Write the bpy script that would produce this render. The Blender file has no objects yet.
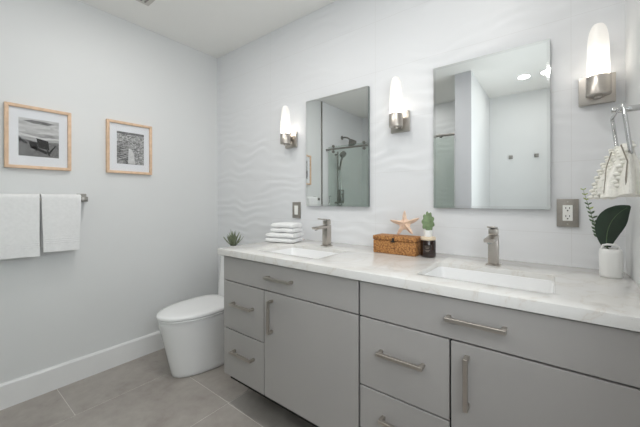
import bpy, bmesh, math, random
from mathutils import Vector, Matrix, noise, Quaternion

scene = bpy.context.scene
COL = scene.collection
PI = math.pi

# ---------------------------------------------------------------- camera
cam_d = bpy.data.cameras.new('camera')
cam_d.sensor_width = 36.0
cam_d.lens = 304.62 / 640.0 * 36.0
cam_d.shift_y = -(213.5 - 199.2) / 640.0
cam_d.clip_start = 0.02
cam = bpy.data.objects.new('camera', cam_d)
COL.objects.link(cam)
cam.location = (2.4913, -1.6665, 1.1848)
cam.rotation_euler = (PI / 2 + 0.001, 0.002, 0.65727)
scene.camera = cam

# ---------------------------------------------------------------- world, light, exposure
H = 2.504          # ceiling height
XR = 2.709         # right wall
YF = -2.89         # far wall, behind the camera
world = bpy.data.worlds.new('world')
scene.world = world
world.use_nodes = True
bg = world.node_tree.nodes['Background']
bg.inputs[0].default_value = (0.93, 0.97, 1.0, 1)
bg.inputs[1].default_value = 5.2

def area(name, loc, rot, sx, sy, power, color, shape='RECTANGLE', portal=False, spread=PI):
    l = bpy.data.lights.new(name, 'AREA')
    l.shape = shape; l.size = sx; l.size_y = sy; l.energy = power; l.color = color
    l.spread = spread
    if portal: l.cycles.is_portal = True
    o = bpy.data.objects.new(name, l); COL.objects.link(o)
    o.location = loc; o.rotation_euler = rot
    return o
WY0, WY1, WZ0, WZ1 = -2.05, -0.85, 0.95, 2.15      # unseen daylight opening added in the right wall
area('added_window_portal', (XR + 0.05, (WY0 + WY1) / 2, (WZ0 + WZ1) / 2), (0, PI / 2, 0), WZ1 - WZ0, WY1 - WY0, 1, (1, 1, 1), portal=True)
DOWN = [(2.23, -2.30), (2.43, -2.29), (1.45, -1.05), (1.10, -2.25), (0.82, -0.98), (2.20, -0.78)]
DOWN_W = [1.6, 1.6, 5.0, 2.3, 5.0, 4.2]
SCONCE_W = .7

vs = scene.view_settings
vs.view_transform = 'Standard'; vs.look = 'None'; vs.gamma = 1.0; vs.use_curve_mapping = False
vs.exposure = -0.03
scene.cycles.use_denoising = True
scene.cycles.max_bounces = 12
scene.cycles.diffuse_bounces = 6

# ---------------------------------------------------------------- materials
def srgb(r, g, b):
    f = lambda c: (c / 255) / 12.92 if c / 255 <= .04045 else ((c / 255 + .055) / 1.055) ** 2.4
    return (f(r), f(g), f(b), 1)

class NT:
    def __init__(self, name):
        self.m = bpy.data.materials.new(name); self.m.use_nodes = True
        self.t = self.m.node_tree; self.n = self.t.nodes; self.l = self.t.links
        self.b = self.n['Principled BSDF']
    def add(self, ty, **kw):
        x = self.n.new(ty)
        for k, v in kw.items(): setattr(x, k, v)
        return x
    def link(self, a, b): self.l.new(a, b)
    def coords(self, scale=(1, 1, 1)):
        tc = self.add('ShaderNodeTexCoord'); mp = self.add('ShaderNodeMapping')
        mp.inputs['Scale'].default_value = scale
        self.link(tc.outputs['Object'], mp.inputs['Vector'])
        return mp.outputs['Vector']
    def noise(self, vec, scale, detail=4, rough=.5, dist=0):
        x = self.add('ShaderNodeTexNoise')
        x.inputs['Scale'].default_value = scale; x.inputs['Detail'].default_value = detail
        x.inputs['Roughness'].default_value = rough; x.inputs['Distortion'].default_value = dist
        self.link(vec, x.inputs['Vector']); return x.outputs['Fac']
    def ramp(self, fac, stops):
        x = self.add('ShaderNodeValToRGB'); e = x.color_ramp.elements
        while len(e) < len(stops): e.new(0.5)
        for el, (p, c) in zip(e, stops): el.position = p; el.color = c
        self.link(fac, x.inputs['Fac']); return x.outputs['Color']
    def bump(self, fac, strength=.2, dist=.002):
        x = self.add('ShaderNodeBump'); x.inputs['Strength'].default_value = strength
        x.inputs['Distance'].default_value = dist
        self.link(fac, x.inputs['Height']); self.link(x.outputs['Normal'], self.b.inputs['Normal'])

def mat(name, col, rough=.5, metal=0, spec=.5, var=0.0, vscale=8, stretch=(1, 1, 1), bump=0, bscale=200, bdist=.001):
    k = NT(name)
    k.b.inputs['Base Color'].default_value = col
    k.b.inputs['Roughness'].default_value = rough
    k.b.inputs['Metallic'].default_value = metal
    k.b.inputs['Specular IOR Level'].default_value = spec
    v = k.coords(stretch)
    if var:
        f = k.noise(v, vscale)
        c1 = tuple(max(0, c * (1 - var)) for c in col[:3]) + (1,)
        c2 = tuple(min(1, c * (1 + var)) for c in col[:3]) + (1,)
        k.link(k.ramp(f, [(.3, c1), (.7, c2)]), k.b.inputs['Base Color'])
    if bump:
        k.bump(k.noise(v, bscale, 3), bump, bdist)
    return k.m

M = {}
M['wall'] = mat('wall_paint', srgb(221, 222, 222), .6, spec=.3, var=.012, vscale=2, bump=.05, bscale=300)
M['ceiling'] = mat('ceiling_paint', srgb(244, 243, 240), .7, spec=.2, var=.01, vscale=2)
M['trim'] = mat('trim_paint', srgb(232, 232, 232), .35, var=.01)
M['cab'] = mat('cabinet_grey_lacquer', srgb(170, 167, 165), .38, var=.015, vscale=4)
M['carcass'] = mat('carcass_gap_shade', srgb(26, 24, 23), .7, var=.03)  # near-black paints the shade of the gaps between fronts into the board
M['kick'] = mat('toe_kick_dark', srgb(90, 86, 82), .6, var=.04)
M['nickel'] = mat('brushed_nickel', srgb(190, 184, 177), .33, metal=1, var=.04, vscale=60, stretch=(1, 1, 12))
M['chrome'] = mat('polished_chrome', srgb(200, 200, 200), .12, metal=1, var=.02)
M['darkmetal'] = mat('satin_steel', srgb(146, 143, 138), .36, metal=1, var=.03)
M['porcelain'] = mat('porcelain', srgb(238, 238, 238), .12, var=.005)
M['ceramic'] = mat('matte_ceramic', srgb(236, 236, 234), .35, var=.01)
M['towel'] = mat('white_terry', srgb(236, 236, 236), .95, spec=.1, var=.03, vscale=60, bump=.6, bscale=500, bdist=.003)
M['knit'] = mat('cream_knit', srgb(238, 236, 229), .95, spec=.1, var=.06, vscale=90, bump=.6, bscale=350, bdist=.003)
M['knitfold'] = mat('taupe_stitching', srgb(142, 136, 126), .95, spec=.1, var=.1, vscale=90)
M['oak'] = mat('pale_oak', srgb(216, 184, 155), .5, var=.12, vscale=14, stretch=(1, 3, 3))
M['mat'] = mat('mount_board', srgb(232, 234, 238), .8, var=.01)
M['black'] = mat('black_plastic', srgb(25, 24, 24), .4, var=.05)
M['plateW'] = mat('white_plastic', srgb(238, 238, 234), .35, var=.01)
M['steelplate'] = mat('grey_metal_plate', srgb(158, 153, 146), .42, metal=.6, var=.06, vscale=80)
M['amber'] = mat('dark_amber_glass', srgb(38, 20, 14), .1, spec=.7, var=.2, vscale=20)
M['candlelabel'] = mat('candle_label', srgb(44, 32, 28), .6, var=.1, vscale=60)
M['labelink'] = mat('candle_label_ink', srgb(150, 138, 125), .6, var=.05)
M['lidwood'] = mat('pale_wood_lid', srgb(222, 205, 180), .5, var=.06, vscale=40)
M['leafgrey'] = mat('succulent_leaf', srgb(128, 136, 110), .55, var=.3, vscale=30)
M['leafdark'] = mat('dark_glossy_leaf', srgb(26, 48, 30), .32, spec=.6, var=.35, vscale=25)
M['leafmid'] = mat('eucalyptus_leaf', srgb(84, 108, 74), .5, var=.25, vscale=40)
M['leafyel'] = mat('new_growth_leaf', srgb(172, 186, 104), .5, var=.2, vscale=40)
M['leafcactus'] = mat('paddle_leaf', srgb(118, 138, 100), .5, var=.3, vscale=60)
M['stem'] = mat('stem', srgb(96, 104, 66), .6, var=.1)
M['soil'] = mat('soil', srgb(60, 48, 38), .95, var=.3, vscale=80)
M['star'] = mat('dried_starfish', srgb(232, 204, 182), .85, var=.16, vscale=45, bump=.9, bscale=160, bdist=.004)
M['vent'] = mat('vent_plastic', srgb(205, 202, 196), .5, var=.02)
M['rubber'] = mat('grey_seal', srgb(110, 112, 112), .6, var=.05)

# wavy white wall tile with faint joints
def tile_mat():
    k = NT('wavy_white_tile')
    k.b.inputs['Roughness'].default_value = .42
    tc = k.add('ShaderNodeTexCoord'); sp = k.add('ShaderNodeSeparateXYZ')
    k.link(tc.outputs['Object'], sp.inputs[0])
    def joint(sock, period, off, w):
        a = k.add('ShaderNodeMath', operation='ADD'); k.link(sock, a.inputs[0]); a.inputs[1].default_value = off
        d = k.add('ShaderNodeMath', operation='DIVIDE'); k.link(a.outputs[0], d.inputs[0]); d.inputs[1].default_value = period
        f = k.add('ShaderNodeMath', operation='FRACT'); k.link(d.outputs[0], f.inputs[0])
        l = k.add('ShaderNodeMath', operation='LESS_THAN'); k.link(f.outputs[0], l.inputs[0]); l.inputs[1].default_value = w / period
        return l.outputs[0]
    jz = joint(sp.outputs['Z'], .305, -1.953 + .305 * 10, .0022)
    jx = joint(sp.outputs['X'], .915, .2, .0022)
    mx = k.add('ShaderNodeMath', operation='MAXIMUM'); k.link(jz, mx.inputs[0]); k.link(jx, mx.inputs[1])
    mix = k.add('ShaderNodeMix', data_type='RGBA')
    k.link(mx.outputs[0], mix.inputs['Factor'])
    mix.inputs['A'].default_value = srgb(228, 229, 231); mix.inputs['B'].default_value = srgb(220, 220, 221)
    k.link(mix.outputs['Result'], k.b.inputs['Base Color'])
    return k.m
M['tile'] = tile_mat()

def floor_mats():
    k = NT('grey_stone_tile')
    v = k.coords()
    n1 = k.noise(v, 2.2, 8, .6, .6); n2 = k.noise(v, 14, 6, .65)
    mx = k.add('ShaderNodeMix', data_type='FLOAT'); mx.inputs['Factor'].default_value = .35
    k.link(n1, mx.inputs['A']); k.link(n2, mx.inputs['B'])
    k.link(k.ramp(mx.outputs['Result'], [(.30, srgb(136, 129, 123)), (.46, srgb(160, 153, 147)), (.6, srgb(172, 166, 160)), (.74, srgb(190, 185, 178))]), k.b.inputs['Base Color'])
    k.b.inputs['Roughness'].default_value = .42
    k.bump(n2, .08, .002)
    return k.m, mat('floor_grout', srgb(212, 208, 202), .8, var=.05)
M['floor'], M['grout'] = floor_mats()

def quartz():
    k = NT('white_quartz')
    v = k.coords()
    n1 = k.noise(v, 3.2, 6, .6, 1.8)
    veins = k.ramp(n1, [(.42, srgb(220, 218, 215)), (.485, srgb(217, 215, 211)), (.5, srgb(211, 206, 200)), (.515, srgb(217, 215, 212)), (.6, srgb(221, 220, 218))])
    n2 = k.noise(v, 260, 2, .5)
    sp = k.ramp(n2, [(.68, (1, 1, 1, 1)), (.74, (.74, .72, .69, 1))])
    mix = k.add('ShaderNodeMix', data_type='RGBA', blend_type='MULTIPLY'); mix.inputs['Factor'].default_value = .6
    k.link(veins, mix.inputs['A']); k.link(sp, mix.inputs['B'])
    k.link(mix.outputs['Result'], k.b.inputs['Base Color'])
    k.b.inputs['Roughness'].default_value = .16
    return k.m
M['quartz'] = quartz()

def wicker():
    k = NT('woven_wicker')
    v = k.coords((1, 1, 1))
    vo = k.add('ShaderNodeTexVoronoi'); vo.inputs['Scale'].default_value = 130
    k.link(v, vo.inputs['Vector'])
    k.link(k.ramp(vo.outputs['Distance'], [(0, srgb(206, 156, 98)), (.45, srgb(176, 122, 68)), (.85, srgb(116, 74, 38))]), k.b.inputs['Base Color'])
    k.b.inputs['Roughness'].default_value = .7
    inv = k.add('ShaderNodeMath', operation='SUBTRACT'); inv.inputs[0].default_value = 1
    k.link(vo.outputs['Distance'], inv.inputs[1])
    k.bump(inv.outputs[0], .7, .003)
    return k.m
M['wicker'] = wicker()

def mirror_mat():
    k = NT('mirror_silver')
    k.b.inputs['Metallic'].default_value = 1
    k.b.inputs['Roughness'].default_value = .015
    v = k.coords(); k.link(k.ramp(k.noise(v, 3), [(0, (.86, .885, .875, 1)), (1, (.88, .90, .89, 1))]), k.b.inputs['Base Color'])
    return k.m
M['mirror'] = mirror_mat()
M['mirrorbevel'] = mat('mirror_bevel', (.80, .82, .81, 1), .06, metal=1, var=.01)
M['mirroredge'] = mat('mirror_edge', srgb(120, 126, 124), .3, metal=.6, var=.03)

def glass_mat(name, tint, gloss=.1):
    k = NT(name)
    tr = k.add('ShaderNodeBsdfTransparent'); tr.inputs[0].default_value = tint
    gl = k.add('ShaderNodeBsdfGlossy'); gl.inputs['Roughness'].default_value = .02
    ge = k.add('ShaderNodeNewGeometry'); dt = k.add('ShaderNodeVectorMath', operation='DOT_PRODUCT')
    k.link(ge.outputs['Incoming'], dt.inputs[0]); k.link(ge.outputs['Normal'], dt.inputs[1])
    ab = k.add('ShaderNodeMath', operation='ABSOLUTE'); k.link(dt.outputs['Value'], ab.inputs[0])
    om = k.add('ShaderNodeMath', operation='SUBTRACT'); om.inputs[0].default_value = 1; k.link(ab.outputs[0], om.inputs[1])
    pw = k.add('ShaderNodeMath', operation='POWER'); k.link(om.outputs[0], pw.inputs[0]); pw.inputs[1].default_value = 5
    fr = k.add('ShaderNodeMath', operation='MULTIPLY_ADD'); k.link(pw.outputs[0], fr.inputs[0]); fr.inputs[1].default_value = .9 if gloss > .05 else .3; fr.inputs[2].default_value = .04 if gloss > .05 else .004
    mx = k.add('ShaderNodeMixShader')
    k.link(fr.outputs[0], mx.inputs[0]); k.link(tr.outputs[0], mx.inputs[1]); k.link(gl.outputs[0], mx.inputs[2])
    out = k.n['Material Output']; k.link(mx.outputs[0], out.inputs['Surface'])
    return k.m
M['showerglass'] = glass_mat('green_shower_glass', (.89, .93, .905, 1))
M['frameglass'] = glass_mat('picture_glass', (.98, .98, .98, 1), .01)
M['windowglass'] = glass_mat('added_window_glass', (.96, .97, .97, 1))

def opal():
    k = NT('opal_glass_shade')
    tl = k.add('ShaderNodeBsdfTranslucent'); tl.inputs[0].default_value = (.86, .85, .83, 1)
    df = k.add('ShaderNodeBsdfDiffuse'); df.inputs[0].default_value = (.86, .86, .86, 1)
    gl = k.add('ShaderNodeBsdfGlossy'); gl.inputs['Roughness'].default_value = .25
    m1 = k.add('ShaderNodeMixShader'); m1.inputs[0].default_value = .35
    k.link(tl.outputs[0], m1.inputs[1]); k.link(df.outputs[0], m1.inputs[2])
    m2 = k.add('ShaderNodeMixShader'); m2.inputs[0].default_value = .05
    k.link(m1.outputs[0], m2.inputs[1]); k.link(gl.outputs[0], m2.inputs[2])
    em = k.add('ShaderNodeEmission'); em.inputs[0].default_value = (1, .97, .92, 1); em.inputs[1].default_value = .06
    ad = k.add('ShaderNodeAddShader')
    k.link(m2.outputs[0], ad.inputs[0]); k.link(em.outputs[0], ad.inputs[1])
    k.link(ad.outputs[0], k.n['Material Output'].inputs['Surface'])
    return k.m
M['opal'] = opal()

def emit(name, col, s):
    k = NT(name); k.b.inputs['Base Color'].default_value = col
    k.b.inputs['Emission Color'].default_value = col; k.b.inputs['Emission Strength'].default_value = s
    return k.m
M['lamp'] = emit('downlight_lens', (1, .98, .95, 1), 5)

# ---------------------------------------------------------------- mesh helpers
class MB:
    """collects shapes in world coordinates; build() makes ONE object relative to its parent"""
    def __init__(self): self.bm = bmesh.new()
    def _merge(self, tmp, mi=0):
        me = bpy.data.meshes.new('tmp'); 
        for f in tmp.faces: f.material_index = mi
        tmp.to_mesh(me); tmp.free(); self.bm.from_mesh(me); bpy.data.meshes.remove(me)
    def box(self, a, b, bev=0, seg=2, rot=None, mi=0):
        t = bmesh.new(); bmesh.ops.create_cube(t, size=1)
        a, b = Vector(a), Vector(b); c = (a + b) / 2; s = b - a
        for v in t.verts: v.co = Vector((v.co.x * s.x, v.co.y * s.y, v.co.z * s.z))
        if bev: bmesh.ops.bevel(t, geom=list(t.edges), offset=bev, segments=seg, affect='EDGES', profile=.5)
        for v in t.verts:
            if rot: v.co = rot @ v.co
            v.co += c
        self._merge(t, mi); return self
    def cyl(self, p0, p1, r, r1=None, n=20, bev=0, mi=0):
        p0, p1 = Vector(p0), Vector(p1); d = p1 - p0
        t = bmesh.new()
        bmesh.ops.create_cone(t, cap_ends=True, segments=n, radius1=r, radius2=r if r1 is None else r1, depth=d.length)
        if bev:
            es = [e for e in t.edges if len(e.link_faces) == 2 and e.calc_face_angle(0) > 1]
            bmesh.ops.bevel(t, geom=es, offset=bev, segments=2, affect='EDGES', profile=.5)
        q = Vector((0, 0, 1)).rotation_difference(d.normalized())
        for v in t.verts: v.co = q @ v.co + (p0 + p1) / 2
        self._merge(t, mi); return self
    def lathe(self, prof, c, n=28, axis='Z', mi=0, squash=None):
        t = bmesh.new(); rings = []
        for r, h in prof:
            ring = []
            for i in range(n):
                a = 2 * PI * i / n
                x, y = r * math.cos(a), r * math.sin(a)
                if squash: x, y = squash(x, y, h)
                ring.append(t.verts.new((c[0] + x, c[1] + y, c[2] + h)))
            rings.append(ring)
        for k in range(len(rings) - 1):
            for i in range(n):
                t.faces.new((rings[k][i], rings[k][(i + 1) % n], rings[k + 1][(i + 1) % n], rings[k + 1][i]))
        t.faces.new(list(reversed(rings[0]))); t.faces.new(rings[-1])
        self._merge(t, mi); return self
    def loft(self, rings, caps=True, mi=0, closed=True):
        t = bmesh.new(); R = [[t.verts.new(p) for p in r] for r in rings]; n = len(R[0])
        for k in range(len(R) - 1):
            for i in range(n if closed else n - 1):
                j = (i + 1) % n
                t.faces.new((R[k][i], R[k][j], R[k + 1][j], R[k + 1][i]))
        if caps and closed:
            t.faces.new(list(reversed(R[0]))); t.faces.new(R[-1])
        bmesh.ops.recalc_face_normals(t, faces=t.faces)
        self._merge(t, mi); return self
    def tube(self, pts, r, n=10, mi=0, square=False):
        pts = [Vector(p) for p in pts]; rings = []
        rs = r if isinstance(r, (list, tuple)) else [r] * len(pts)
        up = None
        for i, p in enumerate(pts):
            d = (pts[min(i + 1, len(pts) - 1)] - pts[max(i - 1, 0)]).normalized()
            if up is None:
                up = Vector((0, 0, 1)) if abs(d.z) < .9 else Vector((0, 1, 0))
            s = d.cross(up).normalized(); up = s.cross(d).normalized()
            rings.append([p + (s * math.cos(2 * PI * k / n + PI / 4) + up * math.sin(2 * PI * k / n + PI / 4)) * rs[i] for k in range(n)])
        return self.loft(rings, mi=mi)
    def poly(self, pts, mi=0):
        t = bmesh.new(); t.faces.new([t.verts.new(p) for p in pts]); self._merge(t, mi); return self
    def prism(self, pts, off, mi=0, bev=0):
        t = bmesh.new(); off = Vector(off)
        a = [t.verts.new(p) for p in pts]; b = [t.verts.new(Vector(p) + off) for p in pts]; n = len(a)
        t.faces.new(a); t.faces.new(list(reversed(b)))
        for i in range(n): t.faces.new((a[i], b[i], b[(i + 1) % n], a[(i + 1) % n]))
        bmesh.ops.recalc_face_normals(t, faces=t.faces)
        if bev: bmesh.ops.bevel(t, geom=list(t.edges), offset=bev, segments=2, affect='EDGES', profile=.5)
        self._merge(t, mi); return self
    def sheet(self, grid, thick=0, mi=0):
        """grid[i][j] of points; with thickness becomes a closed slab along the local normals"""
        G = [[Vector(p) for p in r] for r in grid]; n, m = len(G), len(G[0])
        t = bmesh.new()
        A = [[t.verts.new(p) for p in r] for r in G]
        for i in range(n - 1):
            for j in range(m - 1): t.faces.new((A[i][j], A[i][j + 1], A[i + 1][j + 1], A[i + 1][j]))
        if thick:
            N = [[None] * m for _ in range(n)]
            for i in range(n):
                for j in range(m):
                    u = G[min(i + 1, n - 1)][j] - G[max(i - 1, 0)][j]; w = G[i][min(j + 1, m - 1)] - G[i][max(j - 1, 0)]
                    N[i][j] = u.cross(w).normalized()
            B = [[t.verts.new(G[i][j] + N[i][j] * thick) for j in range(m)] for i in range(n)]
            for i in range(n - 1):
                for j in range(m - 1): t.faces.new((B[i][j], B[i + 1][j], B[i + 1][j + 1], B[i][j + 1]))
            for i in range(n - 1):
                t.faces.new((A[i][0], A[i + 1][0], B[i + 1][0], B[i][0])); t.faces.new((A[i + 1][-1], A[i][-1], B[i][-1], B[i + 1][-1]))
            for j in range(m - 1):
                t.faces.new((A[0][j + 1], A[0][j], B[0][j], B[0][j + 1])); t.faces.new((A[-1][j], A[-1][j + 1], B[-1][j + 1], B[-1][j]))
        bmesh.ops.recalc_face_normals(t, faces=t.faces)
        self._merge(t, mi); return self
    def build(self, name, mats, parent=None, smooth=True, angle=35):
        if not isinstance(mats, (list, tuple)): mats = [mats]
        off = WLOC.get(parent, Vector((0, 0, 0)))
        bb = None
        if parent is None and SELF_ORIGIN.get('on'):
            xs = [v.co for v in self.bm.verts]
            mn = Vector([min(c[i] for c in xs) for i in range(3)]); mxx = Vector([max(c[i] for c in xs) for i in range(3)])
            bb = Vector(((mn.x + mxx.x) / 2, (mn.y + mxx.y) / 2, mn.z)); off = bb
        for v in self.bm.verts: v.co -= off
        me = bpy.data.meshes.new(name); self.bm.to_mesh(me); self.bm.free()
        for m in mats: me.materials.append(m)
        if smooth:
            me.shade_smooth()
            me.set_sharp_from_angle(angle=math.radians(angle))
        o = bpy.data.objects.new(name, me); COL.objects.link(o)
        if parent is not None: o.parent = parent; WLOC[o] = WLOC[parent]
        elif bb is not None: o.location = bb; WLOC[o] = bb
        else: WLOC[o] = Vector((0, 0, 0))
        return o
WLOC = {}; SELF_ORIGIN = {'on': False}

def thing(name, label, cat, loc, group=None):
    o = bpy.data.objects.new(name, None); COL.objects.link(o)
    o.empty_display_size = .05
    o.location = loc; WLOC[o] = Vector(loc)
    o['label'] = label; o['category'] = cat
    if group: o['group'] = group
    return o
def single(mb, name, mats, label, cat, group=None, **kw):
    SELF_ORIGIN['on'] = True
    o = mb.build(name, mats, None, **kw); SELF_ORIGIN['on'] = False
    o['label'] = label; o['category'] = cat
    if group: o['group'] = group
    return o
def struct(mb, name, mats, parent=None, **kw):
    o = mb.build(name, mats, parent, **kw)
    o['kind'] = 'structure'
    return o
def copy_thing(root, loc, label):
    r = root.copy(); COL.objects.link(r); r.location = loc; WLOC[r] = Vector(loc); r['label'] = label
    for ch in list(root.children):
        c = ch.copy(); COL.objects.link(c); c.parent = r
        for g in list(ch.children):
            d = g.copy(); COL.objects.link(d); d.parent = c
    return r
def ease(t): t = max(0, min(1, t)); return t * t * (3 - 2 * t)

# ================================================================ ROOM SHELL
# floor: grout bed with large stone tiles
fl = MB(); fl.box((-.12, YF - .12, -.06), (XR + .12, .12, -.0015), mi=1)
joints = {0: -1.162, 1: -.585, 2: -.59, 3: -1.17, 4: -.59, 5: -1.17}
edges_x = [-.19, .396, .981, 1.566, 2.151, XR + .02]
for k in range(len(edges_x) - 1):
    y = joints[k] + 1.17 * 1
    while y > YF:
        y0 = max(y - 1.17, YF - .02); y1 = min(y, .02); x0 = max(edges_x[k], -.02); x1 = edges_x[k + 1]
        if y1 - y0 > .01: fl.box((x0 + .0016, y0 + .0016, -.01), (x1 - .0016, y1 - .0016, 0), bev=.0012, seg=1)
        y -= 1.17
struct(fl, 'floor', [M['floor'], M['grout']], smooth=False)

struct(MB().box((-.12, YF - .12, H), (XR + .12, .12, H + .1)), 'ceiling', M['ceiling'], smooth=False)
struct(MB().box((-.12, YF - .12, 0), (0, .12, H)), 'wall_left', M['wall'], smooth=False)

def wave(x, z):
    """shallow dune relief of the tiles, metres"""
    wr = .8 * noise.noise((x * 1.7, z * 2.0, 3.1)) + .62 * noise.noise((x * 6.5, z * 6.0, 8.7)) + .18 * math.sin(x * 11 + 2.2 * z)
    t = (z / .072 + 1.15 * wr) % 1.0
    p = ease(t / .6) if t < .6 else 1 - ease((t - .6) / .4)
    a = .15 + .85 * ease(.5 + 1.6 * noise.noise((x * 3.6 + 5, z * 6.3, 1.7)))
    return .0026 * p * a
def wavy_wall(x0, x1, z0, z1, dx, dz, fn):
    t = MB(); nx = int((x1 - x0) / dx) + 1; nz = int((z1 - z0) / dz) + 1
    bm = t.bm; V = []
    for i in range(nx + 1):
        x = x0 + (x1 - x0) * i / nx; V.append([bm.verts.new(fn(x, z0 + (z1 - z0) * j / nz)) for j in range(nz + 1)])
    for i in range(nx):
        for j in range(nz): bm.faces.new((V[i][j], V[i + 1][j], V[i + 1][j + 1], V[i][j + 1]))
    return t
w = wavy_wall(0, XR, 0, H, .0095, .0062, lambda x, z: (x, -wave(x, z), z))
w.box((-.12, .004, 0), (XR + .12, .12, H))
struct(w, 'wall_back', M['tile'], angle=80)

# right wall; glazed opening beside the camera is added to light the room
r = MB()
r.box((XR, WY1, 0), (XR + .12, .12, H)).box((XR, YF - .12, 0), (XR + .12, WY0, H))
r.box((XR, WY0, 0), (XR + .12, WY1, WZ0)).box((XR, WY0, WZ1), (XR + .12, WY1, H))
struct(r, 'wall_right', M['wall'], smooth=False)
wf = MB()
for a, b in (((XR + .03, WY0, WZ0), (XR + .08, WY1, WZ0 + .05)), ((XR + .03, WY0, WZ1 - .05), (XR + .08, WY1, WZ1)),
             ((XR + .03, WY0, WZ0 + .05), (XR + .08, WY0 + .05, WZ1 - .05)), ((XR + .03, WY1 - .05, WZ0 + .05), (XR + .08, WY1, WZ1 - .05))):
    wf.box(a, b, .004)
win = struct(wf, 'added_window_1', M['trim'])
MB().box((XR + .05, WY0 + .05, WZ0 + .05), (XR + .056, WY1 - .05, WZ1 - .05)).build('pane', M['windowglass'], win, smooth=False)

struct(MB().box((-.12, YF - .12, 0), (XR + .12, YF, H)), 'wall_far', M['wall'], smooth=False)
# partition between shower and alcove
SY = -1.80; PX0, PX1 = 1.655, 1.815
struct(MB().box((PX0, YF, 0), (PX1, SY, H), .001, 1), 'wall_partition', M['wall'], smooth=False)
SB = -2.72
sw = wavy_wall(0, PX0, 0, H, .02, .0155, lambda x, z: (x, SB + wave(x + 3, z), z))
sw.box((0, YF, 0), (PX0, SB - .004, H))
struct(sw, 'wall_shower', M['tile'], angle=80)
# tiled lining of the left wall inside the shower, and its metal edge strip
struct(MB().box((0, SB, 0), (.012, -1.645, H), .001, 1), 'wall_shower_side', M['tile'], smooth=False)
struct(MB().box((0, -1.645, 0), (.016, -1.632, H), .001, 1), 'trim_1', M['darkmetal'], smooth=False)
struct(MB().box((.012, -1.83, 0), (PX0, -1.70, .10), .004), 'trim_2', M['quartz'])
# baseboard
bbm = MB().prism([(0, 0, 0), (.016, 0, 0), (.016, 0, .132), (.010, 0, .144), (0, 0, .144)], (0, -1.632, 0))
for v in bbm.bm.verts: v.co.y -= 0.006
struct(bbm, 'baseboard_left', M['trim'], smooth=False)
struct(MB().prism([(0, YF, 0), (0, YF + .016, 0), (0, YF + .016, .132), (0, YF + .010, .144), (0, YF, .144)], (XR - PX1, 0, 0)), 'baseboard_far', M['trim'], smooth=False)
for o in (bpy.data.objects['baseboard_far'],): o.location.x = PX1

# thin panel on the end face of the partition, greyer than the walls
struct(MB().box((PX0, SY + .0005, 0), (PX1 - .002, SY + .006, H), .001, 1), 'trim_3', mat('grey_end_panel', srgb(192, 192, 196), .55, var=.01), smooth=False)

# recessed downlights: the mirrored pair, then unseen ones added to light the room
LB = ['round recessed downlight by the far alcove wall, the left one reflected in the right mirror',
      'round recessed downlight reflected at the right edge of the right mirror',
      'unseen round recessed downlight added to the ceiling above the vanity side of the floor',
      'unseen round recessed downlight added to the ceiling inside the shower',
      'unseen round recessed downlight added to the ceiling in front of the toilet',
      'unseen round recessed downlight added to the ceiling above the right sink']
for i, (x, y) in enumerate(DOWN):
    d = thing('recessed_downlight', LB[i], 'ceiling light', (x, y, H), 'recessed downlights in the ceiling')
    MB().lathe([(.062, 0), (.062, -.004), (.054, -.007), (.050, -.004), (.050, -.001)], (x, y, H)).build('trim_ring', M['trim'], d)
    MB().lathe([(.049, -.001), (.049, -.0035), (.02, -.0045)], (x, y, H)).build('lens', M['lamp'], d)
    l = area('downlight_lamp', (x, y, H - .012), (0, 0, 0), .1, .1, DOWN_W[i], (1, .975, .945), 'DISK', spread=PI)
    l.parent = d; l.location = (0, 0, -.012)

# exhaust vent on the ceiling, its corner just inside the top of the photo
vx, vy = .32, -.745
t = thing('ceiling_vent', 'pale square exhaust vent on the ceiling at the top of the photo', 'vent', (vx + .13, vy - .13, H))
MB().box((vx, vy - .26, H - .014), (vx + .26, vy, H), .004).build('cover', M['vent'], t)
g = MB()
for k in range(8):
    g.box((vx + .03, vy - .04 - .025 * k, H - .018), (vx + .23, vy - .03 - .025 * k, H - .0135), .001, 1)
g.build('grille', M['darkmetal'], t)

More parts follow.
